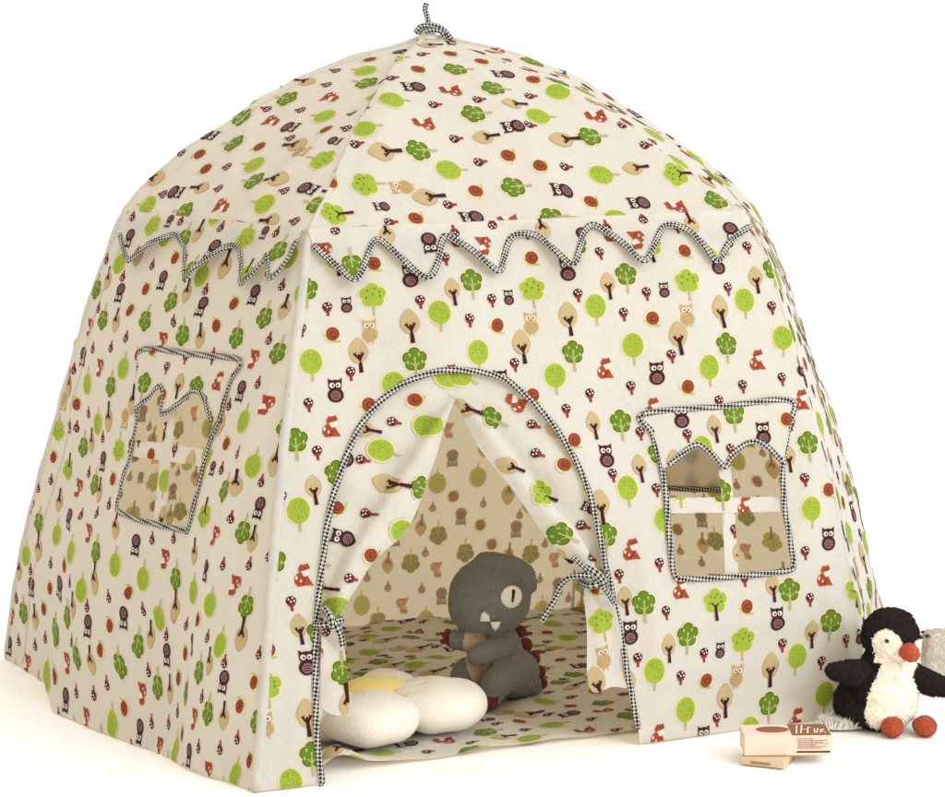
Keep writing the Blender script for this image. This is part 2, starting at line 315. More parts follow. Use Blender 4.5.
def inside(poly, X, Y):
    poly = np.asarray(poly, float); r = np.zeros(X.shape, bool)
    x0, y0 = poly[-1]
    for x1, y1 in poly:
        c = (y0 > Y) != (y1 > Y)
        if c.any():
            xi = x0+(Y-y0)*(x1-x0)/((y1-y0) or 1e-12)
            r ^= c & (X < xi)
        x0, y0 = x1, y1
    return r

def dense(poly, step=.01):
    poly = np.asarray(poly, float); o = []
    for p, q in zip(poly, np.roll(poly, -1, 0)):
        n = max(1, int(np.linalg.norm(q-p)/step)); o += [p+(q-p)*i/n for i in range(n)]
    return np.array(o)

def smooth_line(pts, n=120, it=6, closed=False):
    """Catmull-Rom through the points"""
    p = np.asarray(pts, float)
    m = len(p); o = []
    segs = m if closed else m-1
    k = max(2, n//segs)
    for i in range(segs):
        g = (lambda j: p[j % m]) if closed else (lambda j: p[min(max(j, 0), m-1)])
        a, b, c, d = g(i-1), g(i), g(i+1), g(i+2)
        for u in np.arange(k)/k:
            o.append(.5*((2*b)+(-a+c)*u+(2*a-5*b+4*c-d)*u*u+(-a+3*b-3*c+d)*u**3))
    if not closed: o.append(p[-1])
    return np.array(o)

def motif_places(bbox, phi=0., shift=(0, 0)):
    x0, y0, x1, y1 = bbox; c, s = math.cos(phi), math.sin(phi)
    cx, cy = (x0+x1)/2, (y0+y1)/2; rad = math.hypot(x1-x0, y1-y0)/2+.05
    out = []
    for i in range(-16, 17):
        for j in range(-8, 9):
            for name, x, y in TILE:
                u = x+i*LAT_A[0]+j*LAT_B[0]+shift[0]; v = y+i*LAT_A[1]+j*LAT_B[1]+shift[1]
                X, Y = u*c-v*s, u*s+v*c
                if abs(X-cx) < (x1-x0)/2+.04 and abs(Y-cy) < (y1-y0)/2+.04: out.append((name, X, Y))
    return out

FADE = lin((226, 216, 196))
def cloth_piece(name, pan, outline, parent, holes=(), phi=0., shift=(0, 0), off=0., sides=(1,), grid=.013, motifs=True, base=None, label=None, lift=.0009, fade=.5, fine=0):
    """one piece of printed cotton: base sheet and the print lying on it, one mesh"""
    outline = dense(outline); holes = [dense(h) for h in holes]
    def ok(X, Y):
        r = inside(outline, X, Y)
        for h in holes: r &= ~inside(h, X, Y)
        return r
    offf = off if callable(off) else (lambda X, Y: np.full(X.shape, float(off)))
    x0, y0 = outline.min(0); x1, y1 = outline.max(0)
    gx, gy = np.meshgrid(np.arange(x0+grid/2, x1, grid), np.arange(y0+grid/2, y1, grid)); gx[::2] += grid/2
    gx, gy = gx.ravel(), gy.ravel(); k = ok(gx, gy)
    pts = [outline]+holes; edges = []; n0 = 0
    for l in pts:
        n = len(l); edges += [(n0+i, n0+(i+1) % n) for i in range(n)]; n0 += n
    allp = np.vstack(pts+[np.stack([gx[k], gy[k]], 1)])
    vs, _, fs, *_ = delaunay_2d_cdt([Vector(map(float, p)) for p in allp], edges, [], 0, 1e-6)
    v = np.array([tuple(p) for p in vs]); f = np.array([tuple(q) for q in fs if len(q) == 3])
    cen = v[f].mean(1); f = f[ok(cen[:, 0], cen[:, 1])]
    P = pan.at(v[:, 0], v[:, 1], offf(v[:, 0], v[:, 1]))
    V, T, Cc = [P], [f], [np.tile(CREAM if base is None else base, (len(P), 1))]; n0 = len(P)
    if motifs:
        for sd in sides:
            VV, KK, TT, CC = [], [], [], []; m0 = 0
            c, s = math.cos(phi), math.sin(phi)
            for nm, X, Y in motif_places((x0, y0, x1, y1), phi, shift):
                mv, mt, mc, mk = LIB[nm]
                x = X+mv[:, 0]*c-mv[:, 1]*s; y = Y+mv[:, 0]*s+mv[:, 1]*c
                i = ok(x, y)
                if not i.any(): continue
                if not i.all() or fine:
                    t = np.stack([x, y], 1)[mt]; col = mc[mt[:, 0]]; kk = mk[mt[:, 0]]
                    for _ in range(max(fine, 0 if i.all() else 2)):                    # split, then keep the pieces inside the cloth
                        a, b, d = t[:, 0], t[:, 1], t[:, 2]; ab, bd, da = (a+b)/2, (b+d)/2, (d+a)/2
                        t = np.concatenate([np.stack(q, 1) for q in ((a, ab, da), (ab, b, bd), (da, bd, d), (ab, bd, da))]); col = np.tile(col, (4, 1)); kk = np.tile(kk, 4)
                    ce = t.mean(1); g = ok(ce[:, 0], ce[:, 1]); t, col, kk = t[g], col[g], kk[g]
                    if not len(t): continue
                    x, y = t.reshape(-1, 2).T; mt = np.arange(len(x)).reshape(-1, 3); mc = np.repeat(col, 3, 0); mk = np.repeat(kk, 3)
                VV.append(np.stack([x, y], 1)); TT.append(mt+m0); CC.append(mc); KK.append(mk); m0 += len(x)
            if VV:
                VV = np.vstack(VV); KK = np.concatenate(KK); CC = np.vstack(CC)
                if sd < 0: CC = np.minimum((CC*(1-fade)+FADE*fade)*1.35, .9)  # reverse print: faded ink, then brightened in place of light coming through the cloth
                V.append(pan.at(VV[:, 0], VV[:, 1], offf(VV[:, 0], VV[:, 1])+sd*(lift+.00028*KK))); T.append(np.vstack(TT)+n0); Cc.append(CC); n0 += len(VV)
    return mesh_obj(name, np.vstack(V), np.vstack(T), CLOTH, parent, col=np.vstack(Cc), label=label)

def tube(pts, r, n=8, flat=1., nrm=None, closed=False, cap=True, r1=None):
    """swept tape or cord; returns verts, faces, uv (per loop)"""
    p = np.asarray(pts, float); m = len(p)
    t = np.gradient(p, axis=0) if not closed else np.roll(p, -1, 0)-np.roll(p, 1, 0)
    t /= np.maximum(np.linalg.norm(t, axis=1, keepdims=True), 1e-9)
    if nrm is None:
        ref = np.array([0, 0, 1.]) if abs(t[0] @ np.array([0, 0, 1.])) < .9 else np.array([1., 0, 0])
        nn = []
        a = ref-t[0]*(ref@t[0]); a /= np.linalg.norm(a)
        for i in range(m):
            a = a-t[i]*(a@t[i]); a /= max(np.linalg.norm(a), 1e-9); nn.append(a)
        nn = np.array(nn)
    else:
        nn = np.tile(nrm, (m, 1)) if np.ndim(nrm) == 1 else nrm
        nn = nn-t*(nn*t).sum(1, keepdims=True); nn /= np.maximum(np.linalg.norm(nn, axis=1, keepdims=True), 1e-9)
    b = np.cross(t, nn)
    rr = np.full(m, r) if r1 is None else np.linspace(r, r1, m)
    if cap and not closed:
        rr = rr.copy(); rr[0] *= .6; rr[-1] *= .6
    a = np.linspace(0, 2*np.pi, n, endpoint=False)
    V = p[:, None]+(nn[:, None]*(np.cos(a)[None, :, None]*flat)+b[:, None]*np.sin(a)[None, :, None])*rr[:, None, None]
    F, UV = [], []
    ln = np.r_[0, np.cumsum(np.linalg.norm(np.diff(p, axis=0), axis=1))]
    if closed: ln = np.r_[ln, ln[-1]+np.linalg.norm(p[0]-p[-1])]
    for i in range(m if closed else m-1):
        for j in range(n):
            k = (j+1) % n; i2 = (i+1) % m
            F.append((i*n+j, i*n+k, i2*n+k, i2*n+j))
            u0, u1 = ln[i], ln[i+1]; w = 2*np.pi*r/n
            UV += [(u0, j*w), (u0, (j+1)*w), (u1, (j+1)*w), (u1, j*w)]
    if cap and not closed:
        for base in (range(n-1, -1, -1), range((m-1)*n, m*n)):
            F.append(tuple(base)); UV += [(0, 0)]*n
    return V.reshape(-1, 3), F, UV

def join(*parts):
    V, F, U = [], [], []; n = 0
    for v, f, u in parts:
        V.append(v); F += [tuple(i+n for i in q) for q in f]; U += list(u); n += len(v)
    return np.vstack(V), F, U

def trim(name, pan, line, parent, r=.0058, off=.004, closed=False, flat=.34, mat=None):
    line = np.asarray(line); off = off(line[:, 0], line[:, 1]) if callable(off) else off
    w = np.cumsum(np.r_[0, np.linalg.norm(np.diff(line, axis=0), axis=1)])
    off = off-.001+.0008*np.sin(w*97)+.0005*np.sin(w*231+1)
    v, f, u = tube(pan.at(line[:, 0], line[:, 1], off), r, 10, flat, pan.nrm(), closed)
    return mesh_obj(name, v, f, mat or GINGHAM, parent, uv=u)
# ------------------------------------------------------------------ the tent
tent = thing('play_tent', 'large cream fabric play tent printed with green trees, owls and foxes, doorway tied open', 'play tent', (0, 0, 0))
names = ['L', 'FL', 'FR', 'R', 'BR', 'BL']
PW, PR = {}, {}
for i, a in enumerate(names):
    b = names[(i+1) % 6]
    PW[a] = Panel(RIBS[a][0], RIBS[b][0], billow=.011 if a in ('L', 'FL', 'FR') else -.01, base=LEFT_BASE if a == 'L' else None, seed=i+3)
    PR[a] = Panel(RIBS[a][1], RIBS[b][1], billow=.003, seed=i+20, wr=.9, foot=0., stretch={'FL': .66, 'L': .78}.get(a, .72))
front, left = PW['FL'], PW['L']
HEM = [(0, .007, 3., .008, 0, .0028)]
front.bumps = HEM+[(-.2, .69, .22, .010, .06, .004), (.22, .66, .25, .010, -.08, .004), (.43, .55, .010, .12, .35, .005), (-.40, .45, .010, .14, -.1, .004), (.30, .17, .22, .010, -.1, .004), (-.36, .30, .03, .10, .2, .006), (.12, .20, .02, .12, .1, .007), (.40, .35, .02, .2, -.15, .005), (-.30, .64, .16, .012, .45, .004), (.02, .60, .14, .012, -.5, .004),
               (.30, .62, .2, .012, .12, .004), (.46, .12, .012, .14, .3, .006), (-.44, .12, .012, .12, -.2, .005), (.26, .10, .2, .014, .05, .004)]
left.bumps = HEM+[(.28, .5, .012, .2, -.12, .006), (-.3, .5, .012, .22, .2, .006), (.05, .22, .24, .012, -.12, .005), (-.15, .33, .2, .010, .15, .004), (-.2, .2, .03, .25, .3, .008), (.25, .25, .02, .25, -.1, .006), (-.1, .12, .2, .02, .2, .006), (.0, .72, .2, .015, .1, .005)]
PR['FL'].bumps = [(-.2, .15, .02, .2, -.5, .006), (.05, .1, .02, .18, .1, .006), (.2, .2, .02, .2, .6, .006), (-.05, .45, .012, .09, .2, .006), (-.02, .42, .01, .08, -.5, -.005)]
PR['L'].bumps = [(-.1, .2, .02, .2, .5, .006), (.1, .12, .02, .18, -.2, .006)]

def full(pan, t0=0., t1=1., s0=0., s1=1.):
    o = []
    for s, t in [(s, t0) for s in np.linspace(s0, s1, 12)]+[(s1, t) for t in np.linspace(t0, t1, 12)][1:]+[(s, t1) for s in np.linspace(s1, s0, 8)][1:]+[(s0, t) for t in np.linspace(t1, t0, 12)][1:-1]:
        o.append(pan.chart(s, t))
    return np.array(o)

ARCH = np.array(ARCH)
arch_line = smooth_line(ARCH, 160)
door_hole = np.vstack([[ARCH[0, 0], -.05], arch_line, [ARCH[-1, 0]+.002, -.05]])
winF = smooth_line(WIN_FRONT['out'], 150, closed=True); winL = smooth_line(WIN_LEFT['out'], 150, closed=True)
def corners(w, idx):                                            # keep the window's upper corners crisp
    return np.array(w)
fo = full(front)
# cut the doorway down through the hem
fo = np.vstack([[p for p in fo if p[1] > 1e-6], [front.chart(0., 0.)], [[ARCH[0, 0], 0.]], arch_line, [[ARCH[-1, 0]+.003, 0.]], [front.chart(1., 0.)]])
wall_front = cloth_piece('wall_panel', front, fo, tent, holes=[winF])
wall_left = cloth_piece('wall_panel', left, full(left), tent, holes=[winL], phi=math.pi, shift=(.03, -.02))
cloth_piece('wall_panel', PW['FR'], full(PW['FR']), tent, shift=(.05, .13), sides=(1, -1))
for k, sh in (('R', (.1, .2)), ('BR', (.13, -.05)), ('BL', (.0, .1))):
    cloth_piece('wall_panel', PW[k], full(PW[k]), tent, phi=math.pi, shift=sh, sides=(-1,), grid=.016, lift=.0013)
for k, ph, sh in (('FL', math.pi/2, (.05, .1)), ('L', -math.pi/2, (.1, .0)), ('FR', math.pi/2, (.0, .03))):
    cloth_piece('roof_panel', PR[k], full(PR[k], 0, .985), tent, phi=ph, shift=sh, grid=.014)
for k in ('R', 'BR', 'BL'):
    cloth_piece('roof_panel', PR[k], full(PR[k], 0, .985), tent, motifs=False, grid=.02)

# pole channels: the cloth turned round each rod and stitched down
for k in names:
    for ra, rad, dip in ((RIBS[k][0], .0085 if k in ('FL', 'L') else .003, .0062 if k in ('FL', 'L') else .0025), (RIBS[k][1], .004, .0030)):
        q = resample(ra)[0][::4].copy(); m = len(q)
        out = q-np.array([0, 0, 0.]); out[:, 2] = 0 if ra is RIBS[k][0] else out[:, 2]*.6; out /= np.maximum(np.linalg.norm(out, axis=1, keepdims=True), .05)
        w = np.linspace(0, 1, m); q -= out*(dip*np.clip(w*14, .1, 1)[:, None]+.0009*np.sin(w*37+1)[:, None]+.0007*np.sin(w*71)[:, None])
        v, f, u = tube(q, rad, 12); mesh_obj('pole_sleeve', v, f, CLOTH, tent, col=np.tile(CREAM, (len(v), 1)))
for pan, s in ((left, .075), (PR['L'], .09)):
    t = np.linspace(.01, .97, 60); X, Y = pan.chart(np.full(60, s), t)
    v, f, u = tube(pan.at(X, Y, .0006), .0014, 6); mesh_obj('seam', v, f, CLOTH, tent, col=np.tile(CREAM, (len(v), 1)))

# scalloped valances hanging from the eaves, turned so their print stands on its head
def valance(pan, pts, shift, side_l, side_r):
    line = smooth_line(pts, 190)
    top = pan.H*1.0
    def off(X, Y): return .0035+np.clip((top-Y)/.1, 0, 1)*.015+.005*np.sin(X*38)*np.clip((top-Y)/.08, 0, 1)
    lx, rx = line[0, 0], line[-1, 0]
    poly = np.vstack([line, [side_r, top], [side_l, top]])
    o = cloth_piece('valance', pan, poly, tent, phi=math.pi, shift=shift, off=off, grid=.009)
    trim('edge_tape', pan, line, o, off=lambda X, Y: off(X, Y)+.002, r=.0055)
valance(front, VAL_FRONT, (.16, .06), -.366, .366)
valance(left, VAL_LEFT, (.02, .16), -.228, .247)

# doorway
trim('doorway_tape', front, np.vstack([[ARCH[0, 0]-.002, -.004], arch_line]), tent, r=.0050, off=.0035)

def lerp_line(pts):
    p = np.array(pts); o = np.argsort(p[:, 1]); return p[o]
def flap(data, arch_part, sgn, shift, phi):
    edge = np.array(data['edge']); fold = lerp_line(data['fold'])
    el = lerp_line(edge)
    poly = np.vstack([arch_part, smooth_line(edge, 60)])
    def off(X, Y):
        fx = np.interp(Y, fold[:, 1], fold[:, 0]); ex = np.interp(Y, el[:, 1], el[:, 0])
        d = sgn*(X-fx); w = np.maximum(np.abs(ex-fx), .012); q = d/w           # 0 at the fold, 1 at the free edge
        arch_side = -.007-.012*np.exp(-(d/.03)**2)
        strip = .010*np.sin(np.clip(q, 0, 1)*2.6+.45)-.016*np.clip(q-.55, 0, .5)
        k = np.clip((d+.006)/.011, 0, 1); k = k*k*(3-2*k)
        top = np.clip((.585-Y)/.05, 0, 1)                                       # the fold dies out at the top
        return (arch_side*(1-k)+strip*k)*top-(.006 if sgn > 0 else .009)*(1-top)+.003*np.sin(Y*60+X*40)*top
    return cloth_piece('door_flap', front, poly, tent, phi=phi, shift=shift, off=off, grid=.005, sides=(1,), fine=2, lift=.0026)
i_top = int(np.argmax(ARCH[:, 1]))
al = arch_line
it = int(np.argmax(al[:, 1]))
L_part = al[:it+1]; L_part = L_part[L_part[:, 1] > .245]
R_part = al[it:]; R_part = R_part[R_part[:, 1] > .262]
FLAP_LEFT['edge'][0] = [-.159, .5775]; FLAP_LEFT['fold'][0] = [-.163, .575]
FLAP_RIGHT['edge'][0] = [-.171, .5775]; FLAP_RIGHT['fold'][0] = [-.167, .575]
flap(FLAP_LEFT, L_part, 1, (.02, .03), -math.pi/2-.35+math.pi)
flap(FLAP_RIGHT, R_part[::-1], -1, (.11, .02), math.pi/2-.5)

def tail(poly, shift, phi, out=.002):
    c = np.mean(poly, 0)
    def off(X, Y): return out+.005*np.sin((X-c[0])*170+Y*20)*np.clip(.6+(Y-c[1])*6, .2, 1.2)+.004*np.sin(Y*40)
    return cloth_piece('flap_tail', front, smooth_line(poly, 60, closed=True), tent, phi=phi, shift=shift, off=off, grid=.005)
tail(TAIL_LEFT, (.02, .1), math.pi, .004); tail(TAIL_RIGHT, (.05, .04), --.2, .002)

# checked ties round the gathered flaps
def cord(name, pts, r, parent=tent, n=60, flat=1.):
    v, f, u = tube(smooth_line(pts, n), r, 9, flat); return mesh_obj(name, v, f, GINGHAM, parent, uv=u)
def fp(x, y, o): return front.at(x, y, o)[0]
cord('tie', [fp(-.0054, .3041, .012), fp(.008, .287, .022), fp(.0227, .2685, .028), fp(.040, .247, .026), fp(.0557, .2259, .018)], .0068, flat=.6)
cord('tie', [fp(.034, .262, .02), fp(.018, .272, .030), fp(-.0094, .273, .012), fp(-.022, .262, .0), fp(-.032, .24, -.008), fp(-.0531, .2067, -.016)], .0048)
cord('tie', [fp(.046, .275, -.012), fp(.048, .272, .012), fp(.034, .262, .026), fp(.018, .257, .024), fp(.010, .262, -.004)], .006)
cord('tie', [fp(.012, .284, .02), fp(.022, .276, .032), fp(.032, .264, .033), fp(.036, .256, .026)], .0075)
cord('tie', [fp(-.406, .236, -.004), fp(-.398, .236, .016), fp(-.384, .238, .022), fp(-.370, .240, .012), fp(-.366, .242, -.006)], .0055)
cord('tie', [fp(-.386, .248, .02), fp(-.380, .232, .026), fp(-.374, .218, .02), fp(-.3705, .202, .012)], .005)
cord('tie', [fp(-.392, .262, .016), fp(-.386, .246, .028), fp(-.384, .230, .024)], .0055)

# windows: checked frame, scalloped curtain and crossed muntins over the opening
def window(pan, W, line, shift, phi):
    o = trim('window', pan, line, tent, r=.0051, closed=True, off=.004)
    cur = smooth_line(W['cur'], 80)
    # curtain: the opening's outline above the scallop
    ymin = min(cur[0, 1], cur[-1, 1])
    n = len(line); up = [p for p in line if p[1] > ymin]
    i0 = int(np.argmin(np.linalg.norm(line-cur[0], axis=1))); i1 = int(np.argmin(np.linalg.norm(line-cur[-1], axis=1)))
    rng = [line[(i0+k) % n] for k in range(((i1-i0) % n)+1)]
    alt = [line[(i0-k) % n] for k in range(((i0-i1) % n)+1)]
    arc = rng if np.mean([p[1] for p in rng]) > np.mean([p[1] for p in alt]) else alt
    poly = np.vstack([np.array(arc), cur[::-1]])
    yt = line[:, 1].max()
    c = cloth_piece('window_curtain', pan, poly, o, phi=phi, shift=shift, off=lambda X, Y: .002+np.clip((yt-Y)/.12, 0, 1)*.008, grid=.008)
    trim('curtain_tape', pan, cur, o, r=.0050, off=lambda X, Y: .004+np.clip((yt-Y)/.12, 0, 1)*.008)
    for k, of in (('hb', .0), ('vb', -.0012)):
        cloth_piece('muntin', pan, np.array(W[k]), o, phi=phi, shift=(shift[0]+.07, shift[1]), off=of, grid=.01)
    return o
window(front, WIN_FRONT, winF, (.13, .055), 0.)
window(left, WIN_LEFT, winL, (.0, .09), 0.)

# the far wall's window, seen from inside through the front one
pr_ = PW['R']
o = trim('window', pr_, [(.175, .272), (.12, .277), (.05, .279), (-.035, .281), (-.05, .30), (-.05, .36)], tent, off=-.009, r=.0062)
cloth_piece('window_curtain', pr_, [(.165, .28), (-.04, .285), (-.04, .47), (.165, .46)], o, off=-.004, motifs=False)
# sewn-in floor
class Flat:
    def __init__(self, bumps): self.bumps = bumps
    def nrm(self): return np.array([0, 0, 1.])
    def at(self, X, Y, off=0.):
        X = np.atleast_1d(np.asarray(X, float)); Y = np.atleast_1d(np.asarray(Y, float))
        h = .006+.0022*np.sin(23*X+5*np.sin(9*Y))+.0022*np.sin(31*Y+4*np.sin(11*X)+1)+.0012*np.sin(61*X-37*Y)
        for bx, by, r, a in self.bumps: h = h+a*np.exp(-((X-bx)**2+(Y-by)**2)/r**2)
        return np.stack([X, Y, h+off], 1)
FL = Flat([(-.375, -.622, .035, .030), (-.40, -.58, .02, .016), (.0, .24, .05, .012), (.2, .18, .06, .012), (.13, -.3, .03, .006)])
poly = [(-.495, -.672), (-.386, -.646), (-.13, -.612), (.126, -.587), (.50, -.592), (.83, -.10), (.305, .30), (-.445, .30), (-.845, .265), (-.805, .135), (-.77, .04), (-.76, -.15), (-.645, -.40)]
cloth_piece('floor_sheet', FL, poly, tent, phi=math.pi/2+.15, shift=(.07, .02), grid=.016)

# cord knotted round the gathered apex
A = np.array(RIBS['FL'][1][-1]); rt = np.array([.967, -.256, 0.]); bk = np.array([.256, .967, 0]); up = np.array([0, 0, 1.])
def ap(x, z, y=0.): return A+rt*x+bk*y+up*z
cord('apex_tie', [ap(.002, .014, -.012), ap(.0, .03, -.006), ap(-.004, .045), ap(-.001, .056)], .0052, n=30)
cord('apex_tie', [ap(-.022, .0, -.02), ap(-.012, .011, -.018), ap(.004, .013, -.016), ap(.022, .010, -.014), ap(.034, .0, -.01), ap(.042, -.012, -.008)], .0058, n=50)
cord('apex_tie', [ap(-.004, .0, -.028), ap(.008, .004, -.028), ap(.022, .003, -.026), ap(.03, -.004, -.022)], .005, n=40)
cord('apex_tie', [ap(-.020, .004, -.012), ap(-.008, .016, .012), ap(.012, .017, .015), ap(.03, .008, .006)], .0055, n=40)
# the gathered cap of cloth above the knot
cap = np.array([ap(.0, -.012, -.002), ap(.0, .0, -.002), ap(.002, .012, -.004)])
v, f, u = tube(smooth_line(cap, 12), .024, 14, 1., None, False, True, .009); mesh_obj('apex_gather', v, f, WELT, tent, uv=u)
# ------------------------------------------------------------------ plush toys: soft bodies grown from rounded lumps, one skin each
def ico(c, r, rot=(0, 0, 0), n=3):
    import bmesh
    bm = bmesh.new(); bmesh.ops.create_icosphere(bm, subdivisions=n, radius=1.)
    R = Matrix.Rotation(rot[2], 3, 'Z') @ Matrix.Rotation(rot[1], 3, 'Y') @ Matrix.Rotation(rot[0], 3, 'X')
    r = (r, r, r) if np.isscalar(r) else r
    v = np.array([tuple(R @ Vector((p.co.x*r[0], p.co.y*r[1], p.co.z*r[2]))) for p in bm.verts])+np.array(c)
    f = [tuple(p.index for p in q.verts) for q in bm.faces]; bm.free()
    return v, f, []
def limb(pts, radii, n=18):
    p = smooth_line(pts, 24); rr = np.interp(np.linspace(0, 1, len(p)), np.linspace(0, 1, len(radii)), radii)
    out = [ico(a, b, n=2) for a, b in zip(p, rr)]
    return out
def plush(name, lumps, mats, parent, voxel=.003, smooth=6, pick=None, fuzz=0., fs=220., seed=0, tufts=0, tl=.004, sparse=None):
    v, f, _ = join(*lumps)
    me = bpy.data.meshes.new('skin'); me.from_pydata([tuple(map(float, q)) for q in v], [], f); o = bpy.data.objects.new('skin', me); COL.objects.link(o)
    md = o.modifiers.new('r', 'REMESH'); md.mode = 'VOXEL'; md.voxel_size = voxel
    dg = bpy.context.evaluated_depsgraph_get(); m2 = bpy.data.meshes.new_from_object(o.evaluated_get(dg)); bpy.data.objects.remove(o)
    V = np.zeros(len(m2.vertices)*3); m2.vertices.foreach_get('co', V); V = V.reshape(-1, 3)
    Fs = [tuple(p.vertices) for p in m2.polygons]
    E = np.array([tuple(e.vertices) for e in m2.edges])
    for _ in range(smooth):
        s = np.zeros_like(V); c = np.zeros(len(V))
        np.add.at(s, E[:, 0], V[E[:, 1]]); np.add.at(s, E[:, 1], V[E[:, 0]]); np.add.at(c, E[:, 0], 1); np.add.at(c, E[:, 1], 1)
        V = .5*V+.5*s/np.maximum(c, 1)[:, None]
    bpy.data.meshes.remove(m2)
    if fuzz:
        from mathutils import noise
        me = bpy.data.meshes.new('t'); me.from_pydata([tuple(q) for q in V], [], Fs); me.update()
        Nn = np.zeros(len(V)*3); me.vertices.foreach_get('normal', Nn); Nn = Nn.reshape(-1, 3); bpy.data.meshes.remove(me)
        d = np.array([noise.fractal(Vector(q)*fs, .7, 2.1, 3) for q in V])
        V = V+Nn*(d*fuzz)[:, None]
    mi = None
    if pick is not None:
        cen = np.array([V[list(q)].mean(0) for q in Fs]); mi = pick(cen)
    if tufts:                                   # short curly pile standing out of the skin, part of the same mesh
        r = np.random.default_rng(seed+1); k = r.integers(0, len(Fs), tufts)
        if mi is not None and sparse is not None: k = k[(mi[k] != sparse) | (r.random(tufts) < .16)]; tufts = len(k)
        n0 = len(V)
        q = np.array([V[list(Fs[i])[:3]] for i in k]); c = q.mean(1); nn = np.cross(q[:, 1]-q[:, 0], q[:, 2]-q[:, 0]); nn /= np.maximum(np.linalg.norm(nn, axis=1, keepdims=True), 1e-12)
        t = r.normal(size=(tufts, 3)); t -= nn*(t*nn).sum(1, keepdims=True); t /= np.linalg.norm(t, axis=1, keepdims=True); b = np.cross(nn, t)
        l = tl*r.uniform(.5, 1.1, (tufts, 1)); w = .00075; droop = np.array([0, 0, -.35])
        mid = c+nn*l*.6+t*l*.25; tip = c+nn*l*.75+t*l*.85+droop*l
        V = np.vstack([V, np.stack([c-b*w, c+b*w, mid+b*w*.9, mid-b*w*.9, tip], 1).reshape(-1, 3)])
        for i in range(tufts): m = n0+5*i; Fs += [(m, m+1, m+2, m+3), (m+3, m+2, m+4)]
        if mi is not None: mi = np.r_[mi, np.repeat(mi[k], 2)]
    return mesh_obj(name, V, Fs, mats, parent, mi=mi)

def disc_on(c, n, r, depth, sy=1., rot=0., k=24):
    """slightly domed felt patch facing n"""
    n = np.array(n, float); n /= np.linalg.norm(n); a = np.cross([0, 0, 1.], n); a /= np.linalg.norm(a); b = np.cross(n, a)
    ca, sa = math.cos(rot), math.sin(rot); a, b = a*ca+b*sa, -a*sa+b*ca
    V = [np.array(c)+n*depth]; F = []
    for q, dz in ((.55, .82), (.9, .35), (1., -.6)):
        for i in range(k):
            t = 2*math.pi*i/k; V.append(np.array(c)+a*math.cos(t)*r*q+b*math.sin(t)*r*q*sy+n*depth*dz)
    F += [(0, 1+i, 1+(i+1) % k) for i in range(k)]
    for s in (0, 1):
        F += [(1+s*k+i, 1+(s+1)*k+i, 1+(s+1)*k+(i+1) % k, 1+s*k+(i+1) % k) for i in range(k)]
    return np.array(V), F, []
def patch_poly(pts2, c, n, depth, up=(0, 0, 1.)):
    n = np.array(n, float); n /= np.linalg.norm(n); a = np.cross(up, n); a /= np.linalg.norm(a); b = np.cross(n, a)
    p = np.array(pts2); V = [np.array(c)+a*x+b*y+n*depth for x, y in p]+[np.array(c)+a*x*1.04+b*y*1.04-n*depth*2 for x, y in p]; m = len(p)
    ce = p.mean(0); V.append(np.array(c)+a*ce[0]+b*ce[1]+n*depth*1.7)
    F = [(i, (i+1) % m, 2*m) for i in range(m)]+[(i, m+i, m+(i+1) % m, (i+1) % m) for i in range(m)]
    return np.array(V), F, []

GREY = plain_mat('grey_plush', lin((118, 115, 110)), rough=.95, nscale=55, amount=.10, bump=.5, bdist=.002, sheen=.25, spec=.05)
SAND = plain_mat('sand_plush', lin((196, 172, 146)), rough=.95, nscale=55, amount=.08, bump=.5, sheen=.2, spec=.05)
MAROON = plain_mat('maroon_felt', lin((98, 44, 42)), rough=.95, nscale=70, amount=.12, bump=.5, sheen=.2, spec=.05)
FELT = plain_mat('white_felt', lin((226, 220, 212)), rough=.9, nscale=70, amount=.05)
DARK = plain_mat('black_felt', lin((34, 30, 30)), rough=.8, nscale=70, amount=.1)
WHITE_PLUSH = plain_mat('white_velour', lin((226, 222, 211)), rough=.95, nscale=30, amount=.04, bump=.5, bdist=.002, sheen=.15, spec=.05)
YELLOW = plain_mat('yellow_velour', lin((226, 208, 134)), rough=.95, nscale=30, amount=.06, bump=.35, sheen=.15, spec=.05)

# dinosaur: sits inside on the tent floor, turned a little to its right; local x right, -y towards the door
T = thing('dinosaur_plush', 'dark grey plush dinosaur with one big white eye sitting on the tent floor', 'soft toy', (-.048, -.345, .008), -.259)
lumps = [ico((.012, 0, .082), (.042, .040, .058), (0, -.22, 0)), ico((.034, .004, .044), (.048, .046, .044)), ico((.052, .018, .022), (.034, .032, .022)), ico((.068, .022, .012), (.022, .02, .012)),
         ico((-.002, -.003, .178), (.071, .062, .069)), ico((-.012, -.006, .168), (.062, .060, .058)),
         ico((.018, .012, .226), (.047, .046, .022), (0, .38, 0)), ico((.052, .006, .205), (.020, .034, .030), (0, .5, 0)), ico((-.012, .008, .234), (.024, .03, .012), (0, -.15, 0)),
         *limb([(-.026, -.012, .238), (.008, -.022, .244), (.036, -.020, .238), (.060, -.012, .220), (.069, -.008, .196)], [.009, .013, .015, .016, .011]),
         *limb([(-.018, -.012, .098), (-.046, -.022, .106), (-.066, -.026, .112)], [.019, .017, .0155]),
         *limb([(.016, -.034, .098), (-.006, -.054, .096), (-.026, -.06, .090)], [.021, .020, .017]),
         *limb([(.030, -.022, .050), (.010, -.056, .046), (-.004, -.066, .026)], [.034, .029, .022]), ico((-.007, -.070, .017), (.020, .026, .017)),
         *limb([(-.010, .004, .040), (-.040, -.014, .052), (-.056, -.022, .034)], [.028, .026, .02])]
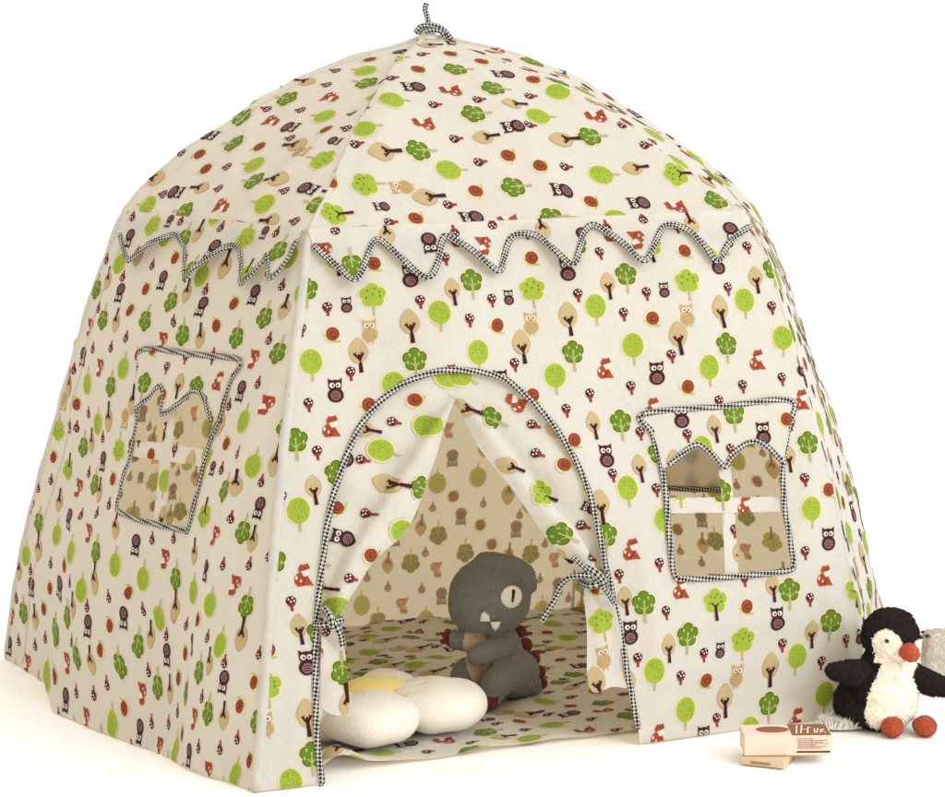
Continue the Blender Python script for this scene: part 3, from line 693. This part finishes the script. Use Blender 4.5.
def pick_dino(c):
    m = np.zeros(len(c), int)
    bel = (c[:, 1] < -.008) & (c[:, 2] > .018) & (c[:, 2] < .125) & (((c[:, 0]+.020-.25*(.08-c[:, 2]))/.027)**2+((c[:, 2]-.072)/.060)**2 < 1) & (c[:, 1] > -.046)
    m[bel] = 1
    sole = (c[:, 2] < .0125) & (c[:, 1] < -.05) | ((c[:, 1] < -.085) & (c[:, 2] < .028))
    m[sole] = 2
    m[(c[:, 0] < -.072) & (c[:, 2] < .127) & (c[:, 2] > .1) & (c[:, 1] < -.02)] = 2
    return m
body = plush('body', lumps, [GREY, SAND, MAROON], T, voxel=.0028, smooth=5, pick=pick_dino, fuzz=.0007, fs=260, tufts=16000, tl=.0016)
e = ico((.034, -.0560, .189), (.0190, .0065, .0200), (0.1, 0, .30)); e = (e[0]*1., e[1]); o = mesh_obj('eye', *e[:2], FELT, T)
v, f, _ = patch_poly([(-.0022, -.0090), (-.0002, -.0098), (.0030, .002), (.0042, .0105), (.0012, .0118), (-.0014, .0105), (-.0018, .0)], (.0365, -.0625, .191), (.28, -1, .08), .0012); mesh_obj('pupil', v, f, DARK, o)
v, f, _ = patch_poly([(-.0085, -.0075), (.0085, -.0075), (.0075, .001), (.001, .0085), (-.005, .006)], (-.0115, -.0675, .158), (-.08, -1, -.10), .0014); mesh_obj('tooth', v, f, FELT, T)
v, f, _ = patch_poly([(-.0085, .007), (-.006, -.001), (-.001, -.0085), (.004, -.004), (.0085, .007)], (.0065, -.0672, .142), (.05, -1, -.22), .0014); mesh_obj('tooth', v, f, FELT, T)
for i, (x, z, r) in enumerate([(.047, .136, .010), (.050, .112, .011), (.058, .088, .013), (.071, .064, .013), (.081, .040, .012), (.086, .020, .010)]):
    v, f, _ = ico((x, .018, z), (r, .006, r*1.05)); mesh_obj('back_spike', v, f, MAROON, T)
for i, (x, z) in enumerate([(-.079, .119), (-.082, .109), (-.074, .126)]):
    v, f, _ = ico((x, -.030, z), (.006, .005, .005)); mesh_obj('claw', v, f, MAROON, T)

# flower cushion
T = thing('flower_cushion', 'round white daisy shaped cushion with pale yellow middle lying inside the doorway', 'cushion', (-.277, -.462, .008))
for i, (az, rad, a, b, h) in enumerate([(-1.95, .082, .084, .066, .045), (-.33, .094, .088, .078, .046), (1.2, .10, .07, .055, .038), (2.45, .085, .06, .055, .040), (3.5, .085, .07, .055, .042)]):
    cx, cy = math.cos(az)*rad, math.sin(az)*rad
    def petal(rot):
        # superellipsoid pillow, pinched towards the middle of the flower
        V, F = [], []; nu, nv = 40, 20
        for j in range(nv+1):
            ph = -math.pi/2+math.pi*j/nv
            for k in range(nu):
                th = 2*math.pi*k/nu
                cz, sz = abs(math.cos(ph))**.75, math.copysign(abs(math.sin(ph))**.9, math.sin(ph))
                x = a*cz*math.cos(th); y = b*cz*math.sin(th)
                pin = 1-.30*max(0, -x/a)**1.2
                # pleats where the petal is gathered into the middle
                g = max(0, -x/a-.05)
                z = h*sz*pin+h+.0035*g*math.sin(y/b*16+i)*(3.2 if i == 1 else 1.8)*(1 if sz > 0 else 0)+.0012*math.sin(x*90+y*40+i)
                V.append((cx+x*math.cos(rot)-y*pin*math.sin(rot), cy+x*math.sin(rot)+y*pin*math.cos(rot), z*.88+.001+.0016*math.sin(x*55+i)*math.sin(y*48+2*i)*(1 if sz > 0 else 0)))
        for j in range(nv):
            for k in range(nu):
                F.append((j*nu+k, j*nu+(k+1) % nu, (j+1)*nu+(k+1) % nu, (j+1)*nu+k))
        return np.array(V), F
    v, f = petal(az if i else az+1.75); mesh_obj('petal', v, f, WHITE_PLUSH, T)
v, f, _ = ico((.002, .012, .060), (.060, .055, .022)); mesh_obj('centre', v, f, YELLOW, T)

# penguin
BLACKFUR = plain_mat('black_shaggy_plush', lin((52, 44, 42)), rough=1., nscale=130, amount=.35, bump=.9, bdist=.004, sheen=.06, spec=.03)
CREAMFUR = plain_mat('cream_shaggy_plush', lin((247, 241, 226)), rough=1., nscale=130, amount=.10, bump=.5, bdist=.003, sheen=.2, spec=.03)
ORANGE = plain_mat('orange_plush', lin((186, 88, 56)), rough=.95, nscale=90, amount=.15, bump=.6, bdist=.002, sheen=.2, spec=.05)
T = thing('penguin_plush', 'black and cream shaggy plush penguin with orange beak standing beside the tent', 'soft toy', (.518, -.690, .0), -.259); T.scale = (.96, .96, .96)
lumps = [ico((-.008, 0, .062), (.058, .052, .060)), ico((-.012, .002, .036), (.060, .054, .038)), ico((.0, 0, .105), (.046, .042, .040)), ico((.002, -.002, .158), (.047, .044, .043)), ico((.010, -.006, .148), (.041, .040, .034)), ico((.004, .0, .182), (.036, .036, .020)),
         ico((-.058, .012, .040), (.030, .04, .038))]
def pick_peng(c):
    m = np.zeros(len(c), int)
    ang = np.degrees(np.arctan2(c[:, 0]-(-.004), -(c[:, 1]-.0)))     # 0 = towards the camera, + = to the right
    face = (c[:, 2] > .118)
    fa = ang-20
    # belly
    lo = -34+18*np.clip((c[:, 2]-.03)/.09, 0, 1)-10*np.sin(np.clip(c[:, 2]/.12, 0, 1)*3.14)
    m[(~face) & (ang > lo-8) & (ang < 92) & (c[:, 2] > .003)] = 1
    # two round cheeks with the black cap coming down between them to the beak
    ch1 = (((fa+34)/34)**2+((c[:, 2]-.146)/.031)**2 < 1); ch2 = (((fa-44)/34)**2+((c[:, 2]-.130)/.028)**2 < 1)
    chin = (c[:, 2] < .142) & (fa > -66) & (fa < 76)
    m[face & (ch1 | ch2 | chin)] = 1
    m[face & (c[:, 2] > .166) & (fa > -6)] = 0
    return m
plush('body', lumps, [BLACKFUR, CREAMFUR], T, voxel=.0026, smooth=3, pick=pick_peng, fuzz=.0024, fs=150, tufts=26000, sparse=1)
plush('wing', limb([(-.036, -.008, .098), (-.066, -.024, .101), (-.100, -.032, .107)], [.021, .0215, .0125]), [BLACKFUR], T, voxel=.0028, smooth=3, fuzz=.0020, fs=150, tufts=5000)
plush('wing', limb([(.036, -.004, .092), (.066, -.012, .078), (.094, -.016, .070)], [.020, .0205, .014]), [BLACKFUR], T, voxel=.0028, smooth=3, fuzz=.0020, fs=150, tufts=5000)
plush('beak', [ico((.0215, -.056, .141), (.0150, .019, .0138), (.2, 0, .25)), ico((.0215, -.044, .141), (.0155, .012, .0145))], [ORANGE], T, voxel=.0022, smooth=3, fuzz=.0008, fs=260, tufts=900, tl=.0022)
for x in (-.006, .049):
    plush('foot', [ico((x, -.050, .016), (.0175, .021, .0165)), ico((x, -.036, .013), (.017, .02, .013))], [ORANGE], T, voxel=.0024, smooth=3, fuzz=.0010, fs=260, tufts=1500, tl=.0026)
EYE = plain_mat('glossy_black_eye', (.008, .008, .008), rough=.15, nscale=20, amount=.05, bump=0., spec=.5)
for x, y in ((-.0145, -.0475), (.047, -.026)):
    v, f, _ = ico((x, y, .159), .0035); mesh_obj('eye', v, f, EYE, T)

# ------------------------------------------------------------------ carton and the flat pack under it
KRAFT = plain_mat('kraft_card', lin((220, 206, 188)), rough=.8, nscale=90, amount=.05, bump=.1, spec=.2)
BROWN = plain_mat('brown_print', lin((140, 92, 70)), rough=.7, nscale=90, amount=.10, bump=.1, spec=.25)
PALE = plain_mat('pale_print', lin((228, 206, 184)), rough=.75, nscale=90, amount=.04, bump=.1)
LINE = plain_mat('grey_brown_print', lin((150, 124, 104)), rough=.75, nscale=90, amount=.05, bump=.1)
WPRINT = plain_mat('white_print', lin((240, 230, 220)), rough=.7, nscale=90, amount=.03, bump=.05)
def bevel_box(x0, x1, y0, y1, z0, z1, b=.0012):
    import bmesh
    bm = bmesh.new(); bmesh.ops.create_cube(bm, size=1.)
    for q in bm.verts: q.co = Vector((x0 if q.co.x < 0 else x1, y0 if q.co.y < 0 else y1, z0 if q.co.z < 0 else z1))
    bmesh.ops.bevel(bm, geom=bm.edges[:], offset=b, segments=2, affect='EDGES', profile=.6)
    bm.verts.index_update()
    v = np.array([tuple(q.co) for q in bm.verts]); f = [tuple(q.index for q in p.verts) for p in bm.faces]; bm.free(); return v, f, []
def sheet(parts, z=None, y=None, t=.0004):
    """printed shapes lying on the top (z) or the front (y) of a box"""
    V, F = [], []; n = 0
    for p in parts:
        p = np.array(p); m = len(p)
        if z is not None: V += [(a, b, z+t) for a, b in p]
        else: V += [(a, y-t, b) for a, b in p]
        F.append(tuple(range(n, n+m))); n += m
    return np.array(V), F
def rect(a, b, c, d): return [(a, c), (b, c), (b, d), (a, d)]
T = thing('carton', 'slim beige and brown printed carton on the floor in front of the tent', 'box', (.292, -.788, .0135), -.259-.035)
W, D, H = .132, .062, .0305
box = bevel_box(-W/2, W/2, -D/2, D/2, 0, H); mesh_obj('box', *box[:2], KRAFT, T, smooth=False)
v, f = sheet([rect(.010, .064, .002, H-.002)], y=-D/2); pnl = mesh_obj('info_panel', v, f, PALE, T, smooth=False)
ln = [rect(.013, .013+.048*k, z, z+.0011) for z, k in ((.0255, .5), (.0228, .94), (.0204, .8), (.0180, .97), (.0156, .6), (.0132, .9), (.0108, .75))]+[rect(.0345, .0352, .0105, .026)]
v, f = sheet(ln, y=-D/2-.0004); mesh_obj('small_print', v, f, LINE, pnl, smooth=False)
v, f = sheet([rect(.012, .062, .0045, .0072)], y=-D/2-.0004); mesh_obj('dark_bar', v, f, plain_mat('dark_brown_print', lin((74, 44, 36)), nscale=80, amount=.1), pnl, smooth=False)
v, f = sheet([rect(.006, .064, -D/2+.002, D/2-.002)], z=H); lab = mesh_obj('brown_label', v, f, BROWN, T, smooth=False)
v, f = sheet([ell(-.020, .003, .025, .016, 28)], z=H); mesh_obj('brown_oval', v, f, BROWN, T, smooth=False)
st = []
for a in ([(.013, -.022), (.020, .022)], [(.020, -.020), (.028, .024)], [(.024, .000), (.034, .002)], [(.030, -.020), (.036, .014)], [(.036, .014), (.040, .010)], [(.041, -.018), (.044, .004)], [(.044, -.018), (.050, .006), ], [(.050, -.018), (.053, .0)], [(.052, -.01), (.058, .004)], [(.052, -.008), (.059, -.018)]):
    st.append(stroke(*a[0], *a[1], .0022, .0018))
v, f = sheet(st, z=H+.0004); mesh_obj('white_script', v, f, WPRINT, lab, smooth=False)
T = thing('flat_package', 'thin flat cream card package lying under the beige carton', 'package', (.262, -.790, .0), -.259-.42)
pk = bevel_box(-.034, .034, -.035, .035, 0, .0125, .003); mesh_obj('card_sleeve', *pk[:2], plain_mat('cream_card', lin((206, 184, 154)), rough=.8, nscale=70, amount=.08, bump=.15), T, smooth=False)
v, f = sheet([rect(-.018, .012, .0035, .0075)], y=-.035); mesh_obj('dark_print', v, f, LINE, T, smooth=False)

# ------------------------------------------------------------------ fleece cushion behind the penguin
WOOL = plain_mat('cream_fleece', lin((236, 229, 216)), rough=1., nscale=110, amount=.08, bump=.9, bdist=.004, sheen=.1, spec=.03)
T = thing('fleece_cushion', 'cream fleece cushion with dark piped top edge standing upright behind the penguin', 'cushion', (.822, -.47, 0), -.259)
cb = bevel_box(-.105, .105, -.024, .024, .0, .088, .012)
plush('cover', [(cb[0], cb[1], [])], [WOOL], T, voxel=.004, smooth=6, fuzz=.0022, fs=120, tufts=7000, tl=.004)
q = [(-.090, -.0165, .082), (.090, -.0165, .082), (.095, -.010, .082), (.095, .010, .082), (.090, .0165, .082), (-.090, .0165, .082), (-.095, .010, .082), (-.095, -.010, .082)]
v, f, u = tube(smooth_line(q, 80, closed=True), .0026, 8, closed=True); mesh_obj('piping', v, f, plain_mat('dark_brown_piping', lin((70, 52, 46)), nscale=80, amount=.15), T, uv=u)

# shaggy white rug under the penguin's heels
T = thing('shaggy_rug', 'small white shaggy rug tucked between the tent wall and the penguin', 'rug', (0, 0, 0))
RUGM = plain_mat('white_pile', lin((240, 238, 234)), rough=1., nscale=120, amount=.06, spec=.05)
rp = ell(.452, -.668, .034, .016, 30, -.2); n = len(rp)
v = [(x, y, z) for z in (.0, .004) for x, y in rp]; mesh_obj('backing', v, [tuple(range(n, 2*n))]+[(i, (i+1) % n, n+(i+1) % n, n+i) for i in range(n)], RUGM, T)
rr = random.Random(4); V, F = [], []
for _ in range(1500):
    a, q = rr.uniform(0, 6.283), rr.random()**.5; x, y = 0.452+.046*q*math.cos(a), -.668+.022*q*math.sin(a)
    h = rr.uniform(.012, .026); dx, dy = rr.gauss(0, .006), rr.gauss(-.003, .006); w = .0011; t = rr.uniform(0, 3.14); cx, cy = math.cos(t)*w, math.sin(t)*w; m = len(V)
    V += [(x-cx, y-cy, .003), (x+cx, y+cy, .003), (x+dx*.5+cx*.8, y+dy*.5+cy*.8, h*.7), (x+dx*.5-cx*.8, y+dy*.5-cy*.8, h*.7), (x+dx, y+dy, h)]; F += [(m, m+1, m+2, m+3), (m+3, m+2, m+4)]
p = mesh_obj('pile', V, F, RUGM, T); p['kind'] = 'stuff'
WDIR = (-.84, -.38, .40); WLO = (1., 1., 1.01); WHI = (.83, .71, .56); WSTR = 1.42; EXPO = 0.
LAMPS = [('key_softbox', (2.2, -4.0, 2.2), (0, -.2, .4), (1.6, 1.6), 60., (1., 1., 1.)),
         ('top_softbox', (1.5, -2.5, 2.8), (0, -.3, .2), (2.2, 2.2), 22., (1., 1., 1.))]
# ------------------------------------------------------------------ surface, light, camera
FLOORM = plain_mat('white_studio_floor', (.95, .96, .98), rough=.9, nscale=3., amount=.01, bump=0., spec=.05)
g = mesh_obj('ground', [(-30, -30, -.002), (30, -30, -.002), (30, 30, -.002), (-30, 30, -.002)], [(0, 1, 2, 3)], FLOORM, smooth=False); g['kind'] = 'structure'

w = bpy.data.worlds.new('World'); SC.world = w; w.use_nodes = True
nt = w.node_tree; bg = nt.nodes['Background']; L = nt.links.new
tc = N(nt, 'ShaderNodeTexCoord'); dp = N(nt, 'ShaderNodeVectorMath', operation='DOT_PRODUCT'); dp.inputs[1].default_value = WDIR
L(tc.outputs['Generated'], dp.inputs[0])
cr = N(nt, 'ShaderNodeValToRGB'); mr = N(nt, 'ShaderNodeMapRange'); mr.inputs['From Min'].default_value = -1; mr.inputs['From Max'].default_value = 1
L(dp.outputs['Value'], mr.inputs['Value']); L(mr.outputs[0], cr.inputs['Fac'])
e = cr.color_ramp.elements; e[0].position = .46; e[0].color = (*WLO, 1); e[1].position = .86; e[1].color = (*WHI, 1)
L(cr.outputs['Color'], bg.inputs['Color']); bg.inputs['Strength'].default_value = WSTR

def area(name, loc, target, size, power, col):
    l = bpy.data.lights.new(name, 'AREA'); l.shape = 'RECTANGLE'; l.size, l.size_y = size; l.energy = power; l.color = col
    o = bpy.data.objects.new(name, l); COL.objects.link(o); o.location = loc
    o.rotation_euler = (Vector(target)-Vector(loc)).to_track_quat('-Z', 'Y').to_euler(); return o
for a in LAMPS: area(*a)

cd = bpy.data.cameras.new('camera'); cam = bpy.data.objects.new('camera', cd); COL.objects.link(cam); SC.camera = cam
cd.sensor_fit = 'HORIZONTAL'; cd.sensor_width = 36.; cd.lens = 36.*1736.605/945.; cd.clip_start = .05; cd.clip_end = 200.
yaw, pitch, roll = .259124, .096802, -.019068
fw = np.array([math.sin(yaw)*math.cos(pitch), math.cos(yaw)*math.cos(pitch), -math.sin(pitch)]); rt0 = np.array([math.cos(yaw), -math.sin(yaw), 0.]); up0 = np.cross(rt0, fw)
r2 = rt0*math.cos(roll)+up0*math.sin(roll); u2 = -rt0*math.sin(roll)+up0*math.cos(roll)
M = Matrix.Identity(4)
for i in range(3): M[i][0], M[i][1], M[i][2] = r2[i], u2[i], -fw[i]
M.translation = Vector((-.821076, -3.16421, .811089)); cam.matrix_world = M
SC.view_settings.view_transform = 'Standard'; SC.view_settings.look = 'None'; SC.view_settings.exposure = EXPO; SC.view_settings.gamma = 1.
